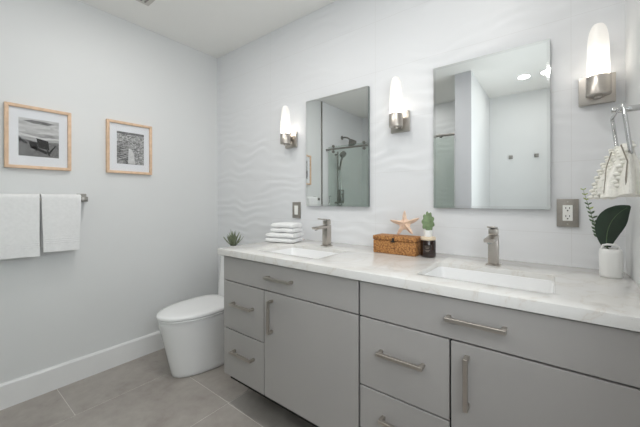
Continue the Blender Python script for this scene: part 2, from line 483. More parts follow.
# ================================================================ VANITY
ZT, ZB, ZS = .9, .866, .880; YFRONT = -.607
g1, g2, gb = .7219, .4495, .180
def pull(parent, c, length, vertical=False):
    """square bar pull: bar plus two posts, one mesh"""
    m = MB(); x, z = c; y0 = YFRONT; h = .024; s = .0068; tk = .012
    if vertical:
        m.box((x - s, y0 - h - tk, z - length / 2), (x + s, y0 - h, z + length / 2), .0012, 1)
        for q in (-1, 1):
            zz = z + q * (length / 2 - s); m.box((x - s, y0 - h - .001, zz - s), (x + s, y0, zz + s), .0008, 1)
    else:
        m.box((x - length / 2, y0 - h - tk, z - s), (x + length / 2, y0 - h, z + s), .0012, 1)
        for q in (-1, 1):
            xx = x + q * (length / 2 - s); m.box((xx - s, y0 - h - .001, z - s), (xx + s, y0, z + s), .0008, 1)
    return m.build('handle', M['nickel'], parent)
def cabinet(x0, x1, xs, label, pulls):
    t = thing('vanity_cabinet', label, 'cabinet', ((x0 + x1) / 2, -.3, 0))
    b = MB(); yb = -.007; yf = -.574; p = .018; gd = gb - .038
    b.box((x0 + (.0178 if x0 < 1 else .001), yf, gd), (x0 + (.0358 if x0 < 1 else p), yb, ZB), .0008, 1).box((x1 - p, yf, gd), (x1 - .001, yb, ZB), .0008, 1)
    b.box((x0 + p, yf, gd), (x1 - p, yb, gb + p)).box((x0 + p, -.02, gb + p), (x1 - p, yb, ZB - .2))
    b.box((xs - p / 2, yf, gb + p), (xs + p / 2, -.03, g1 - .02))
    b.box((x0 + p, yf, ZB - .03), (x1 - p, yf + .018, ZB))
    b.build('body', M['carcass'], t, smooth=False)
    MB().box((x0, YFRONT + .001, gb), (x0 + .0175, yb, ZB), .0005, 1).build('side_panel', M['cab'], t, smooth=False) if x0 < 1 else None
    MB().box((x0 + .001, -.36, 0), (x1 - .001, -.345, gd)).box((x0 + .001, -.345, 0), (x0 + .016, -.02, gd)).build('toe_kick', M['kick'], t, smooth=False)
    g = .0030
    def front(nm, xa, xb, za, zb):
        return MB().box((xa + g, YFRONT, za + g), (xb - g, YFRONT + .0185, zb - g), .0012, 1).build(nm, M['cab'], t, smooth=False)
    d = front('drawer', x0, x1, g1, ZB - .004); pull(d, pulls[0], .172)
    d = front('drawer', x0, xs, g2, g1); pull(d, pulls[1], .172)
    d = front('drawer', x0, xs, gb, g2); pull(d, pulls[2], .172)
    d = front('door', xs, x1, gb, g1); pull(d, pulls[3], .165, True)
    return t
cabinet(.9665, 1.868, 1.3096, 'grey flat-front vanity cabinet beside the toilet, under the left sink',
        [(1.428, .795), (1.147, .606), (1.152, .342), (1.371, .603)])
cabinet(1.871, XR - .001, 2.2152, 'grey flat-front vanity cabinet against the right wall, under the right sink',
        [(2.292, .796), (2.047, .607), (2.055, .36), (2.268, .603)])

# worktop with two sink cutouts: built-up edge, basins set up inside the openings
S1 = (1.165, 1.585, -.515, -.235); S2 = (2.07, 2.49, -.515, -.235)
t = bmesh.new()
X = [.925, S1[0], S1[1], S2[0], S2[1], XR - .0005]; Y = [-.622, -.515, -.235, -.0002]
VV = [[t.verts.new((x, y, ZT)) for y in Y] for x in X]
F = []
for i in range(5):
    for j in range(3):
        if j == 1 and i in (1, 3): continue
        F.append(t.faces.new((VV[i][j], VV[i + 1][j], VV[i + 1][j + 1], VV[i][j + 1])))
ex = bmesh.ops.extrude_face_region(t, geom=F)
for e in ex['geom']:
    if isinstance(e, bmesh.types.BMVert): e.co.z = ZB
bmesh.ops.recalc_face_normals(t, faces=t.faces)
vert = [e for e in t.edges if abs(e.verts[0].co.z - e.verts[1].co.z) > .01 and S1[0] - .001 <= e.verts[0].co.x <= S2[1] + .001 and -.516 < e.verts[0].co.y < -.234]
bmesh.ops.bevel(t, geom=vert, offset=.022, segments=4, affect='EDGES', profile=.5)
sharp = [e for e in t.edges if len(e.link_faces) == 2 and e.calc_face_angle(0) > 1.2 and abs(e.verts[0].co.z - e.verts[1].co.z) < .001 and e.verts[0].co.z > .89]
bmesh.ops.bevel(t, geom=sharp, offset=.0025, segments=2, affect='EDGES', profile=.5)
ct = MB(); ct._merge(t)
single(ct, 'countertop', M['quartz'], 'white quartz countertop with faint veins running over both vanity cabinets', 'countertop', angle=40)

def sink(S, label):
    x0, x1, y0, y1 = S; cx, cy = (x0 + x1) / 2, (y0 + y1) / 2
    t = thing('undermount_sink', label, 'sink', (cx, cy, ZS - .15), 'rectangular undermount sinks')
    def rr(hx, hy, z, r, n=5):
        pts = []
        for qx, qy, a0 in ((1, 1, 0), (-1, 1, 90), (-1, -1, 180), (1, -1, 270)):
            for k in range(n):
                a = math.radians(a0 + 90 * k / (n - 1))
                pts.append((cx + qx * (hx - r) + r * math.cos(a), cy + qy * (hy - r) + r * math.sin(a), z))
        return pts
    hx, hy = (x1 - x0) / 2, (y1 - y0) / 2; e = .006
    z = ZS - .0005
    rings = [rr(hx - .0006, hy - .0006, z, .022), rr(hx - .003, hy - .003, z - .001, .022), rr(hx - .005, hy - .005, z - .05, .04), rr(hx - .012, hy - .012, z - .11, .05),
             rr(hx - .035, hy - .035, z - .132, .06), rr(.03, .03, z - .137, .029)]
    outer = [rr(.04, .04, z - .148, .035), rr(hx - .02, hy - .02, z - .142, .06), rr(hx - .0015, hy - .0015, z - .10, .05), rr(hx - .0008, hy - .0008, z - .02, .022)]
    b = MB(); b.loft(outer + rings, caps=True)
    b.build('basin', M['porcelain'], t, angle=50)
    MB().lathe([(.024, 0), (.024, .003), (.018, .004), (.016, .001), (.005, .001)], (cx, cy, z - .137)).build('drain', M['chrome'], t)
    return t
sink(S1, 'white rectangular undermount sink in front of the left faucet, nearer the toilet')
sink(S2, 'white rectangular undermount sink in front of the right faucet, nearer the vase')

def faucet(x, y, label):
    t = thing('faucet', label, 'faucet', (x, y, ZT), 'brushed nickel square faucets')
    MB().box((x - .027, y - .030, ZT), (x + .027, y + .026, ZT + .005), .001, 1).build('base_plate', M['nickel'], t)
    MB().box((x - .019, y - .023, ZT + .005), (x + .019, y + .021, ZT + .128), .002).build('body', M['nickel'], t)
    m = MB(); th = math.radians(7)
    m.prism([(x - .0185, y - .02, ZT + .127), (x - .0185, y - .02, ZT + .110), (x - .0185, y - .122, ZT + .109), (x - .0185, y - .128, ZT + .1225)], (.037, 0, 0), bev=.0015)
    sp = m.build('spout', M['nickel'], t)
    MB().cyl((x, y - .108, ZT + .112), (x, y - .108, ZT + .103), .009, n=16).build('aerator', M['chrome'], sp)
    m = MB(); m.box((x - .0175, y - .02, ZT + .131), (x + .0175, y + .019, ZT + .156), .002)
    m.box((x - .007, y - .007, ZT + .127), (x + .007, y + .007, ZT + .132))
    m.prism([(x - .014, y + .018, ZT + .156), (x - .014, y + .018, ZT + .163), (x - .014, y - .075, ZT + .172), (x - .014, y - .075, ZT + .165)], (.028, 0, 0), bev=.001)
    m.build('lever_handle', M['nickel'], t)
    return t
f0 = faucet(1.378, -.155, 'brushed nickel square faucet at the left sink, beside the folded towels')
copy_thing(f0, (2.279, -.155, ZT), 'brushed nickel square faucet at the right sink, below the right mirror')

# ================================================================ WALL MIRRORS
def wall_mirror(x0, label):
    x1 = x0 + .4927; z0, z1 = 1.1402, 1.8763; yw = -.0055; yf = -.022
    t = thing('wall_mirror', label, 'mirror', ((x0 + x1) / 2, yw, z0), 'frameless bevelled mirrors over the vanity')
    MB().box((x0 + .0005, yf + .004, z0 + .0005), (x1 - .0005, yw + .004, z1 - .0005)).build('backing', M['mirroredge'], t, smooth=False)
    b = .012; yi = yf - .00005
    o = [(x0, yf, z0), (x1, yf, z0), (x1, yf, z1), (x0, yf, z1)]
    i = [(x0 + b, yi, z0 + b), (x1 - b, yi, z0 + b), (x1 - b, yi, z1 - b), (x0 + b, yi, z1 - b)]
    m = MB(); m.poly(i, 0)
    for k in range(4): m.poly([o[k], o[(k + 1) % 4], i[(k + 1) % 4], i[k]], 1)
    ob = [(p[0], yf + .004, p[2]) for p in o]
    for k in range(4): m.poly([ob[k], ob[(k + 1) % 4], o[(k + 1) % 4], o[k]], 2)
    m.poly(list(reversed(ob)), 2)
    m.build('mirror_glass', [M['mirror'], M['mirrorbevel'], M['mirroredge']], t, smooth=False)
    return t
m0 = wall_mirror(1.1000, 'frameless mirror above the left faucet, reflecting the shower')
copy_thing(m0, (1.9829 + .4927 / 2, -.0055, 1.1402), 'frameless mirror above the right faucet, reflecting the hallway with two robe hooks')

# ================================================================ SCONCES
def sconce(x0, label):
    xc = x0 + .0556; zb = 1.567; y0 = -.005
    t = thing('wall_sconce', label, 'wall lamp', (xc, y0, zb), 'cylinder glass sconces on the tiled wall')
    MB().box((xc - .0556, y0 - .016, zb), (xc + .0556, y0, zb + .114), .002).build('backplate', M['nickel'], t)
    yc = -.073; R = .0345
    MB().box((xc - .013, yc + .03, zb + .018), (xc + .013, y0 - .014, zb + .045), .002).build('arm', M['nickel'], t)
    MB().lathe([(.008, .010), (.013, .010), (.013, .019), (R, .019), (R + .003, .021), (R + .003, .090), (R + .001, .092), (R - .001, .090), (R - .001, .03), (.01, .028)], (xc, yc, zb), n=40).build('holder', M['nickel'], t, angle=50)
    prof = [(R - .003, .034), (R - .002, .19)]
    for k in range(1, 9):
        a = PI / 2 * k / 8.2; prof.append(((R - .002) * math.cos(a) ** .6, .19 + .106 * math.sin(a)))
    inner = [(max(r - .003, .001), h - (.003 if h > .2 else 0)) for r, h in reversed(prof)]
    b = MB(); n = 36
    tt = bmesh.new(); rings = []
    for r, h in prof:
        rings.append([tt.verts.new((xc + r * math.cos(2 * PI * i / n), yc + r * math.sin(2 * PI * i / n), zb + h)) for i in range(n)])
    for k in range(len(rings) - 1):
        for i in range(n): tt.faces.new((rings[k][i], rings[k][(i + 1) % n], rings[k + 1][(i + 1) % n], rings[k + 1][i]))
    tt.faces.new(rings[-1])
    b._merge(tt); b.build('glass_shade', M['opal'], t, angle=60)
    l = bpy.data.lights.new('sconce_lamp', 'POINT'); l.energy = SCONCE_W; l.color = (1, .95, .87); l.shadow_soft_size = .016
    lo = bpy.data.objects.new('sconce_lamp', l); COL.objects.link(lo); lo.parent = t
    lo.location = (0, yc - y0, .108)
    return t
s0 = sconce(.8908, 'lit glass cylinder sconce left of the left mirror, nearest the toilet corner')
copy_thing(s0, (1.7387 + .0556, -.005, 1.567), 'lit glass cylinder sconce between the two mirrors')
copy_thing(s0, (2.5693 + .0556, -.005, 1.567), 'lit glass cylinder sconce right of the right mirror, largest in view')

# ================================================================ SWITCH AND OUTLET
xc, zc = .994, 1.108
t = thing('light_switch', 'grey metal plate with one white rocker switch above the folded towels', 'switch', (xc, -.004, zc - .058))
MB().box((xc - .038, -.011, zc - .058), (xc + .038, -.0035, zc + .058), .0015).build('cover_plate', M['steelplate'], t)
MB().box((xc - .0165, -.014, zc - .033), (xc + .0165, -.0105, zc + .033), .001, 1).build('rocker', M['plateW'], t)
xc, zc = 2.533, 1.126
t = thing('power_outlet', 'grey metal plate with white double outlet above the right end of the counter', 'outlet', (xc, -.004, zc - .059))
MB().box((xc - .0365, -.011, zc - .059), (xc + .0365, -.0035, zc + .059), .0015).build('cover_plate', M['steelplate'], t)
rc = MB().box((xc - .0165, -.014, zc - .033), (xc + .0165, -.0105, zc + .033), .001, 1).build('receptacle', M['plateW'], t)
sl = MB()
for s in (-1, 1):
    for dx in (-.006, .006): sl.box((xc + dx - .0012, -.0146, zc + s * .017), (xc + dx + .0012, -.0139, zc + s * .017 + .008))
    sl.cyl((xc, -.0146, zc + s * .017 - .007), (xc, -.0139, zc + s * .017 - .007), .0028, n=10)
sl.build('slots', M['black'], rc, smooth=False)
for s in (-1, 1): MB().cyl((xc, -.0118, zc + s * .047), (xc, -.0108, zc + s * .047), .003, n=10).build('screw', M['nickel'], t)

# ================================================================ TOILET
TX = .468
def egg(cx, hw, yb, yf, z, n=40, backpow=.62):
    ym = yb + (yf - yb) * .46; pts = []
    for k in range(n):
        a = 2 * PI * k / n; c, s = math.cos(a), math.sin(a)
        if s < 0: pts.append((cx + hw * c * (1 - .03 * abs(s)), ym + (ym - yf) * s, z))
        else:
            cc = math.copysign(abs(c) ** backpow, c); ss = s ** backpow
            pts.append((cx + hw * cc, ym + (yb - ym) * ss, z))
    return pts
t = thing('toilet', 'white one-piece skirted toilet with closed lid between left wall and vanity', 'toilet', (TX, -.35, 0))
b = MB()
b.loft([egg(TX, .136, -.03, -.652, .0), egg(TX, .142, -.03, -.660, .006), egg(TX, .145, -.03, -.665, .03), egg(TX, .155, -.03, -.688, .13), egg(TX, .168, -.03, -.715, .25),
        egg(TX, .178, -.03, -.737, .34), egg(TX, .184, -.03, -.745, .375), egg(TX, .184, -.03, -.745, .386), egg(TX, .180, -.035, -.741, .390)])
b.build('bowl', M['porcelain'], t, angle=50)
sb = -.235
MB().loft([egg(TX, .181, sb, -.742, .3925, backpow=.5), egg(TX, .185, sb, -.748, .395, backpow=.5), egg(TX, .186, sb, -.750, .402, backpow=.5), egg(TX, .184, sb, -.748, .4055, backpow=.5)]).build('seat', M['porcelain'], t, angle=50)
MB().loft([egg(TX, .183, sb, -.748, .4085, backpow=.5), egg(TX, .187, sb, -.753, .411, backpow=.5), egg(TX, .188, sb, -.754, .422, backpow=.5), egg(TX, .184, sb - .004, -.749, .429, backpow=.5), egg(TX, .165, sb - .016, -.725, .433, backpow=.5), egg(TX, .11, sb - .06, -.66, .435, backpow=.5)]).build('lid', M['porcelain'], t, angle=50)
for s in (-1, 1): MB().cyl((TX + s * .075 - .02, -.232, .408), (TX + s * .075 + .02, -.232, .408), .011, n=16, bev=.002).build('hinge', M['porcelain'], t)
def rrect(cx, cy, hx, hy, z, r, n=6):
    pts = []
    for qx, qy, a0 in ((1, 1, 0), (-1, 1, 90), (-1, -1, 180), (1, -1, 270)):
        for k in range(n):
            a = math.radians(a0 + 90 * k / (n - 1)); pts.append((cx + qx * (hx - r) + r * math.cos(a), cy + qy * (hy - r) + r * math.sin(a), z))
    return pts
MB().loft([rrect(TX, -.115, .178, .105, .36, .05), rrect(TX, -.115, .176, .105, .42, .05), rrect(TX, -.113, .170, .098, .50, .04), rrect(TX, -.109, .165, .092, .62, .04), rrect(TX, -.107, .163, .089, .73, .04)]).build('tank', M['porcelain'], t, angle=50)
lid = MB().loft([rrect(TX, -.107, .166, .093, .732, .04), rrect(TX, -.107, .168, .095, .736, .04), rrect(TX, -.107, .168, .095, .752, .04), rrect(TX, -.107, .160, .088, .760, .036)]).build('tank_lid', M['porcelain'], t, angle=50)
MB().lathe([(.024, 0), (.024, .004), (.021, .006), (.004, .0055)], (TX + .08, -.107, .7545)).build('flush_button', M['chrome'], lid)

# succulent on the tank
px, py, pz = .405, -.125, .7607
t = thing('succulent', 'spiky grey-green succulent in a small white pot on the toilet tank', 'plant', (px, py, pz))
MB().lathe([(.024, 0), (.028, .002), (.034, .045), (.034, .05), (.031, .05), (.030, .044), (.003, .042)], (px, py, pz)).build('pot', M['ceramic'], t, angle=50)
MB().lathe([(.030, .0425), (.027, .048), (.008, .05)], (px, py, pz)).build('soil', M['soil'], t)
random.seed(4)
def blade(mb, base, az, lean, length, width, curl, mi=0):
    n = 8; G = []
    d = Vector((math.cos(az), math.sin(az), 0)); side = Vector((-math.sin(az), math.cos(az), 0))
    p = Vector(base); a = lean
    for k in range(n + 1):
        s = k / n; wv = width * (math.sin(PI * min(1, .28 + s * .72)) ** .8) * (1 if s < .95 else .3) + .0004
        dirv = d * math.sin(a) + Vector((0, 0, 1)) * math.cos(a); nrm = dirv.cross(side)
        G.append([p + side * wv + nrm * wv * .35 * -1, p + nrm * -wv * .0, p - side * wv + nrm * wv * .35 * -1])
        p = p + dirv * (length / n); a += curl / n
    mb.sheet(G, thick=.0022, mi=mi)
m = MB()
for k in range(9): blade(m, (px, py, pz + .045), k * 2 * PI / 9 + .2, .98 + random.uniform(-.1, .15), random.uniform(.11, .135), .0085, -.4)
for k in range(8): blade(m, (px, py, pz + .047), k * 2 * PI / 8, .38 + random.uniform(-.08, .1), random.uniform(.10, .13), .009, .15)
for k in range(4): blade(m, (px, py, pz + .048), k * PI / 2 + .5, .12, random.uniform(.11, .14), .009, .1)
m.build('leaves', M['leafgrey'], t, angle=60)

# ================================================================ FOLDED TOWELS
def folded(cx, cy, z, L, W, layers, th, rot, label, seed):
    """stack of fold layers seen with a rounded fold on one long side"""
    random.seed(seed); R = Matrix.Rotation(rot, 3, 'Z'); m = MB(); c = Vector((cx, cy, z))
    for k in range(layers):
        z0 = k * th; rings = []
        n = 16
        for i in range(n + 1):
            u = -1 + 2 * i / n; x = u * L / 2; e = 1 - .35 * abs(u) ** 10
            sag = -.0018 * (abs(u) ** 3); ring = []
            for j in range(24):
                a = 2 * PI * j / 24; cc = math.copysign(abs(math.cos(a)) ** .36, math.cos(a)); ss = math.copysign(abs(math.sin(a)) ** .55, math.sin(a))
                yy = cc * (W / 2 - .002 * k) * (1 - .02 * abs(u) ** 6)
                zz = z0 + th / 2 + ss * th / 2 * e * .99 + sag * (k + 1) * .5
                w0 = .004 * noise.noise((x * 18 + seed, yy * 18, k * 3.3)) if ss > 0 or k else 0
                ring.append(c + R @ Vector((x, yy, max(zz + w0, 0))))
            rings.append(ring)
        m.loft(rings)
    return single(m, 'folded_towel', M['towel'], label, 'towel', 'folded white towels by the left sink', angle=60)
folded(1.035, -.172, .9, .205, .165, 2, .0325, .25, 'white folded towel at the bottom of the stack by the left sink', 3)
folded(1.046, -.165, .9658, .170, .145, 2, .031, .22, 'white folded towel on top of the stack by the left sink', 8)

# ================================================================ WICKER BOX AND STARFISH
bx0, bx1, by0, by1, bz = 1.712, 1.945, -.188, -.085, .9
rz = Matrix.Rotation(.02, 3, 'Z')
t = thing('wicker_box', 'brown woven wicker box with hinged lid on the counter between the sinks', 'box', ((bx0 + bx1) / 2, (by0 + by1) / 2, bz))
MB().box((bx0, by0, bz), (bx1, by1, bz + .068), .005).build('body', M['wicker'], t)
MB().box((bx0 - .002, by0 - .003, bz + .069), (bx1 + .002, by1 + .002, bz + .093), .006).build('lid', M['wicker'], t)
cl = MB(); cx = (bx0 + bx1) / 2
cl.box((cx - .006, by0 - .006, bz + .062), (cx + .006, by0 - .003, bz + .085), .001, 1).cyl((cx - .012, by0 - .006, bz + .066), (cx + .012, by0 - .006, bz + .066), .0028, n=10)
cl.build('clasp', M['black'], t)

def starfish():
    m = MB(); bm = bmesh.new()
    arms = 5; na = 80; nr = 9; top = []; R0 = .078
    ang0 = PI / 2 + .1
    def rad(a):
        k = ((a - ang0) / (2 * PI / arms)) % 1.0; d = min(k, 1 - k) * 2      # 0 at an arm tip, 1 between arms
        idx = int(round((a - ang0) / (2 * PI / arms))) % arms
        L = [1.0, 1.05, .95, .95, 1.08][idx]
        tip = .080 * L; inner = .030
        w = .115
        base = inner / max(.001, (math.sin(PI / arms * d) * 1.15 + .16)) * .30
        return max(inner * (1.0), min(tip, inner + (tip - inner) * max(0, 1 - d / .62) ** 1.35))
    C0 = bm.verts.new((0, 0, .019)); B0 = bm.verts.new((0, 0, -.004)); rt = []; rb = []
    for s in range(1, nr + 1):
        u = s / nr; ring = []; rbo = []
        for i in range(na):
            a = 2 * PI * i / na; r = rad(a) * u
            k = ((a - ang0) / (2 * PI / arms)) % 1.0; d = min(k, 1 - k) * 2
            ridge = math.exp(-(d / .16) ** 2)
            z = .019 * (1 - u) ** .6 * .7 + .0135 * (1 - u ** 2.2) * (.35 + .65 * ridge) 
            z += .0022 * noise.noise((r * 160 * math.cos(a), r * 160 * math.sin(a), 2.0)) * (1 - u)
            curl = .010 * u * u * ridge * (1 if int(round((a - ang0) / (2 * PI / arms))) % 2 else -.5)
            ring.append(bm.verts.new((r * math.cos(a), r * math.sin(a), z + curl)))
            rbo.append(bm.verts.new((r * math.cos(a), r * math.sin(a), -.004 * (1 - u) + curl - .001)))
        rt.append(ring); rb.append(rbo)
    for i in range(na):
        j = (i + 1) % na
        bm.faces.new((C0, rt[0][i], rt[0][j])); bm.faces.new((B0, rb[0][j], rb[0][i]))
        for s in range(nr - 1):
            bm.faces.new((rt[s][i], rt[s + 1][i], rt[s + 1][j], rt[s][j])); bm.faces.new((rb[s][i], rb[s][j], rb[s + 1][j], rb[s + 1][i]))
        bm.faces.new((rt[-1][i], rb[-1][i], rb[-1][j], rt[-1][j]))
    bmesh.ops.recalc_face_normals(bm, faces=bm.faces)
    # stand it up leaning back on the tiles: local z (top side) -> -y
    T = Matrix.Rotation(math.radians(72), 3, 'X')
    T = Matrix.Rotation(math.radians(8), 3, 'Z') @ T
    for v in bm.verts: v.co = T @ v.co
    zmin = min(v.co.z for v in bm.verts)
    for v in bm.verts: v.co += Vector((1.862, -.120, .9935 - zmin))
    m._merge(bm)
    return single(m, 'starfish', M['star'], 'dried pinkish-beige starfish propped upright on the wicker box', 'starfish', angle=60)
starfish()

# ================================================================ CANDLE JAR AND SMALL PLANT
jx, jy = 1.992, -.142
t = thing('candle_jar', 'dark amber glass candle jar with pale lid beside the wicker box', 'candle', (jx, jy, .9))
MB().lathe([(.030, 0), (.0345, .003), (.036, .01), (.036, .078), (.034, .083), (.03, .084)], (jx, jy, .9), n=36).build('jar', M['amber'], t, angle=50)
MB().lathe([(.034, .084), (.036, .086), (.036, .097), (.034, .099), (.01, .099)], (jx, jy, .9), n=36).build('lid', M['lidwood'], t, angle=50)
lb = MB(); rr_ = .0364; G = []
a0 = math.atan2(cam.location.y - jy, cam.location.x - jx) - .1
for i in range(13):
    a = a0 - .55 + 1.1 * i / 12; G.append([(jx + rr_ * math.cos(a), jy + rr_ * math.sin(a), .9 + z) for z in (.02, .062)])
lb.sheet(G, thick=.0002)
lbo = lb.build('label_sticker', M['candlelabel'], t)
ink = MB()
for zz, hw in ((.052, .30), (.045, .22), (.036, .33), (.031, .2)):
    G = [[(jx + (rr_ + .0006) * math.cos(a0 - hw + 2 * hw * i / 6), jy + (rr_ + .0006) * math.sin(a0 - hw + 2 * hw * i / 6), .9 + zz + q) for q in (0, .0018)] for i in range(7)]
    ink.sheet(G)
ink.build('print_lines', M['labelink'], lbo)

t = thing('potted_cactus', 'tiny scalloped green cactus in a white pot on the candle lid', 'plant', (jx, jy, .999))
MB().lathe([(.015, 0), (.018, .001), (.0205, .03), (.0205, .033), (.018, .033), (.017, .029), (.003, .028)], (jx, jy, .9995)).build('pot', M['ceramic'], t, angle=50)
m = MB(); cz = 1.032; n = 48; R3 = []
out = []
for i in range(n):
    a = 2 * PI * i / n
    hz = .046 * math.sin(a); wx = .029 * math.cos(a) * (1 - .12 * math.sin(a))
    sc = 1 + .26 * abs(math.sin(a * 4.5)) - .14
    if math.sin(a) < -.9: sc = .95
    out.append((wx * sc, hz * sc))
ca = .62
for u, th in ((0.02, .0045), (.5, .0042), (.85, .003), (1.0, .0008)):
    R3.append((u, th))
def ringp(u, off): return [(jx + x * u * math.cos(ca) - off * math.sin(ca) * -1, jy + x * u * math.sin(ca) - off * math.cos(ca), cz + .042 + z * u) for x, z in out]
m.loft([ringp(u, th) for u, th in R3] + [ringp(u, -th) for u, th in reversed(R3)])
m.build('cactus', M['leafcactus'], t, angle=60)

# ================================================================ VASE WITH CUTTINGS
vx, vy = 2.652, -.135
t = thing('white_vase', 'small white ceramic vase with looped handle at the right end of the counter', 'vase', (vx, vy, .9))
def rsq(r, z, p=.8):
    out = []
    for i in range(32):
        a = 2 * PI * i / 32; c, s = math.cos(a), math.sin(a)
        out.append((vx + r * math.copysign(abs(c) ** p, c), vy + r * math.copysign(abs(s) ** p, s), .9 + z))
    return out
MB().loft([rsq(.028, 0), rsq(.0305, .002), rsq(.032, .012), rsq(.0325, .06), rsq(.0322, .088), rsq(.030, .1), rsq(.026, .104), rsq(.0245, .103), rsq(.0235, .096), rsq(.0235, .05)]).build('body', M['ceramic'], t, angle=50)
hp = []
MB().tube([(vx + .020, vy - .012, .995), (vx + .019, vy - .012, 1.012), (vx + .010, vy - .014, 1.0185), (vx - .01, vy - .017, 1.0195), (vx - .022, vy - .017, 1.016), (vx - .026, vy - .014, 1.0)], .0042, n=10).build('handle', M['ceramic'], t, angle=60)

def leaf_sheet(path, widths, side0, cup=.25, vein=.0):
    G = []; P = [Vector(p) for p in path]; n = len(P)
    for k, p in enumerate(P):
        d = (P[min(k + 1, n - 1)] - P[max(k - 1, 0)]).normalized(); s = (Vector(side0) - d * Vector(side0).dot(d)).normalized(); nr = d.cross(s)
        row = []
        for j in range(-5, 6):
            u = j / 5; row.append(p + s * widths[k] * u + nr * (widths[k] * cup * (u * u)) + nr * .0012 * math.sin(k * 2.4 + abs(u) * 3) * abs(u) * 1.2)
        G.append(row)
    return G
def bez(pts, n):
    out = []
    for i in range(n + 1):
        t_ = i / n; q = [Vector(p) for p in pts]
        while len(q) > 1: q = [q[k].lerp(q[k + 1], t_) for k in range(len(q) - 1)]
        out.append(q[0])
    return out
t = thing('large_leaf', 'broad dark green glossy leaf standing in the white vase', 'leaf', (vx, vy, .94))
path = bez([(2.640, -.145, 1.008), (2.636, -.150, 1.085), (2.652, -.185, 1.13), (2.694, -.20, 1.160)], 18)
wd = [.0395 * max(.03, math.sin(PI * (k / 18 * .93 + .06)) ** .75) for k in range(19)]
MB().sheet(leaf_sheet(path, wd, (.75, .05, -.55), cup=.28), thick=.0009).build('blade', M['leafdark'], t, angle=60)
MB().tube([p + Vector((-.0004, -.0022, 0)) for p in path[:-1]], [.0014 - .00006 * k for k in range(18)], n=6).build('midrib', M['leafmid'], t)
MB().tube(bez([(vx + .004, vy + .002, .95), (vx, vy, 1.0), tuple(path[0])], 6), .0022, n=8).build('stalk', M['stem'], t)

t = thing('eucalyptus_sprig', 'thin sprig with small paired leaves and yellow-green tip in the white vase', 'sprig', (vx, vy, .94))
sp = bez([(vx - .008, vy + .006, .952), (vx - .024, vy + .008, 1.02), (2.606, -.118, 1.10), (2.577, -.12, 1.22)], 18)
MB().tube(sp, [.0016 - .00006 * k for k in range(19)], n=6).build('stem', M['stem'], t)
random.seed(11)
lm = MB()
for k in range(7, 19):
    p = sp[k]; s = 1 - (k - 7) / 16
    for q in (-1, 1):
        L = .019 * s + .004
        az = (0 if q > 0 else PI) + random.uniform(-.5, .5) - .5
        d = Vector((math.cos(az), math.sin(az) * .6, .55 + .3 * random.random())).normalized()
        pts = [p + d * L * i / 5 for i in range(6)]
        ws = [.0055 * s * math.sin(PI * (.1 + .85 * i / 5)) + .0004 for i in range(6)]
        sd = Vector((.2, .5, -.8)) if q > 0 else Vector((.2, -.5, .8))
        lm.sheet(leaf_sheet(pts, ws, sd, cup=.2), thick=.0005, mi=1 if k > 15 or (k == 14 and q > 0) else 0)
lm.build('leaves', [M['leafmid'], M['leafyel']], t, angle=60)

# ================================================================ FRAMED PICTURES
def framed(y0, y1, z0, z1, py0, py1, pz0, pz1, label):
    t = thing('framed_picture', label, 'picture', (0, (y0 + y1) / 2, z0), 'framed black and white photographs on the left wall')
    w_, d = .0175, .024; m = MB()
    A = [(y0, z0), (y1, z0), (y1, z1), (y0, z1)]; B = [(y0 + w_, z0 + w_), (y1 - w_, z0 + w_), (y1 - w_, z1 - w_), (y0 + w_, z1 - w_)]
    for k in range(4):
        a, b, c, e = A[k], A[(k + 1) % 4], B[(k + 1) % 4], B[k]
        m.prism([(0.001, *a), (0.001, *b), (0.001, *c), (0.001, *e)], (d, 0, 0), bev=.0012)
    m.build('frame', M['oak'], t)
    MB().box((.004, y0 + w_ - .003, z0 + w_ - .003), (.012, y1 - w_ + .003, z1 - w_ + .003)).build('mount', M['mat'], t, smooth=False)
    MB().box((.0165, y0 + w_ - .002, z0 + w_ - .002), (.0185, y1 - w_ + .002, z1 - w_ + .002)).build('glazing', M['frameglass'], t, smooth=False)
    return t
def greyprint(name, lo, hi, sc, stretch=(1, 1, 1), dist=1.0, p0=.3, p1=.7):
    k = NT(name); v = k.coords(stretch); f = k.noise(v, sc, 6, .65, dist)
    k.link(k.ramp(f, [(p0, srgb(lo, lo, lo)), (p1, srgb(hi, hi, hi))]), k.b.inputs['Base Color'])
    k.b.inputs['Roughness'].default_value = .6; return k.m
y0, y1, z0, z1 = -1.334, -1.151, 1.447, 1.672
t = framed(-1.393, -1.091, 1.372, 1.745, y0, y1, z0, z1, 'oak-framed photograph of beach chairs above the towel bar, left of the pair')
pm = [greyprint('print_sky', 165, 215, 10, (1, 1, 5)), greyprint('print_sea', 120, 200, 16, (1, 1, 7)), greyprint('print_sand', 92, 132, 60), greyprint('print_chair', 24, 40, 30), greyprint('print_cloud', 70, 140, 30, (1, 1, 3)), greyprint('print_surf', 190, 225, 20, (1, 1, 4))]
m = MB(); X = .0124
def P(u, v, e=0): return (X + e, y0 + (y1 - y0) * u, z0 + (z1 - z0) * v)
def quad(u0, u1, v0, v1, mi, e=0): m.poly([P(u0, v0, e), P(u1, v0, e), P(u1, v1, e), P(u0, v1, e)], mi)
quad(0, 1, .62, 1, 0); quad(0, 1, .36, .62, 1); quad(0, 1, 0, .36, 2)
m.poly([P(.1, .93, .0001), P(.35, .88, .0001), P(.72, .87, .0001), P(.9, .92, .0001), P(.62, .955, .0001), P(.3, .965, .0001)], 4)
m.poly([P(0, .54, .0001), P(.6, .47, .0001), P(1, .5, .0001), P(1, .53, .0001), P(.55, .52, .0001), P(0, .60, .0001)], 5)
m.poly([P(0, .36, .0002), P(1, .30, .0002), P(1, .42, .0002), P(.4, .40, .0002), P(0, .46, .0002)], 4)
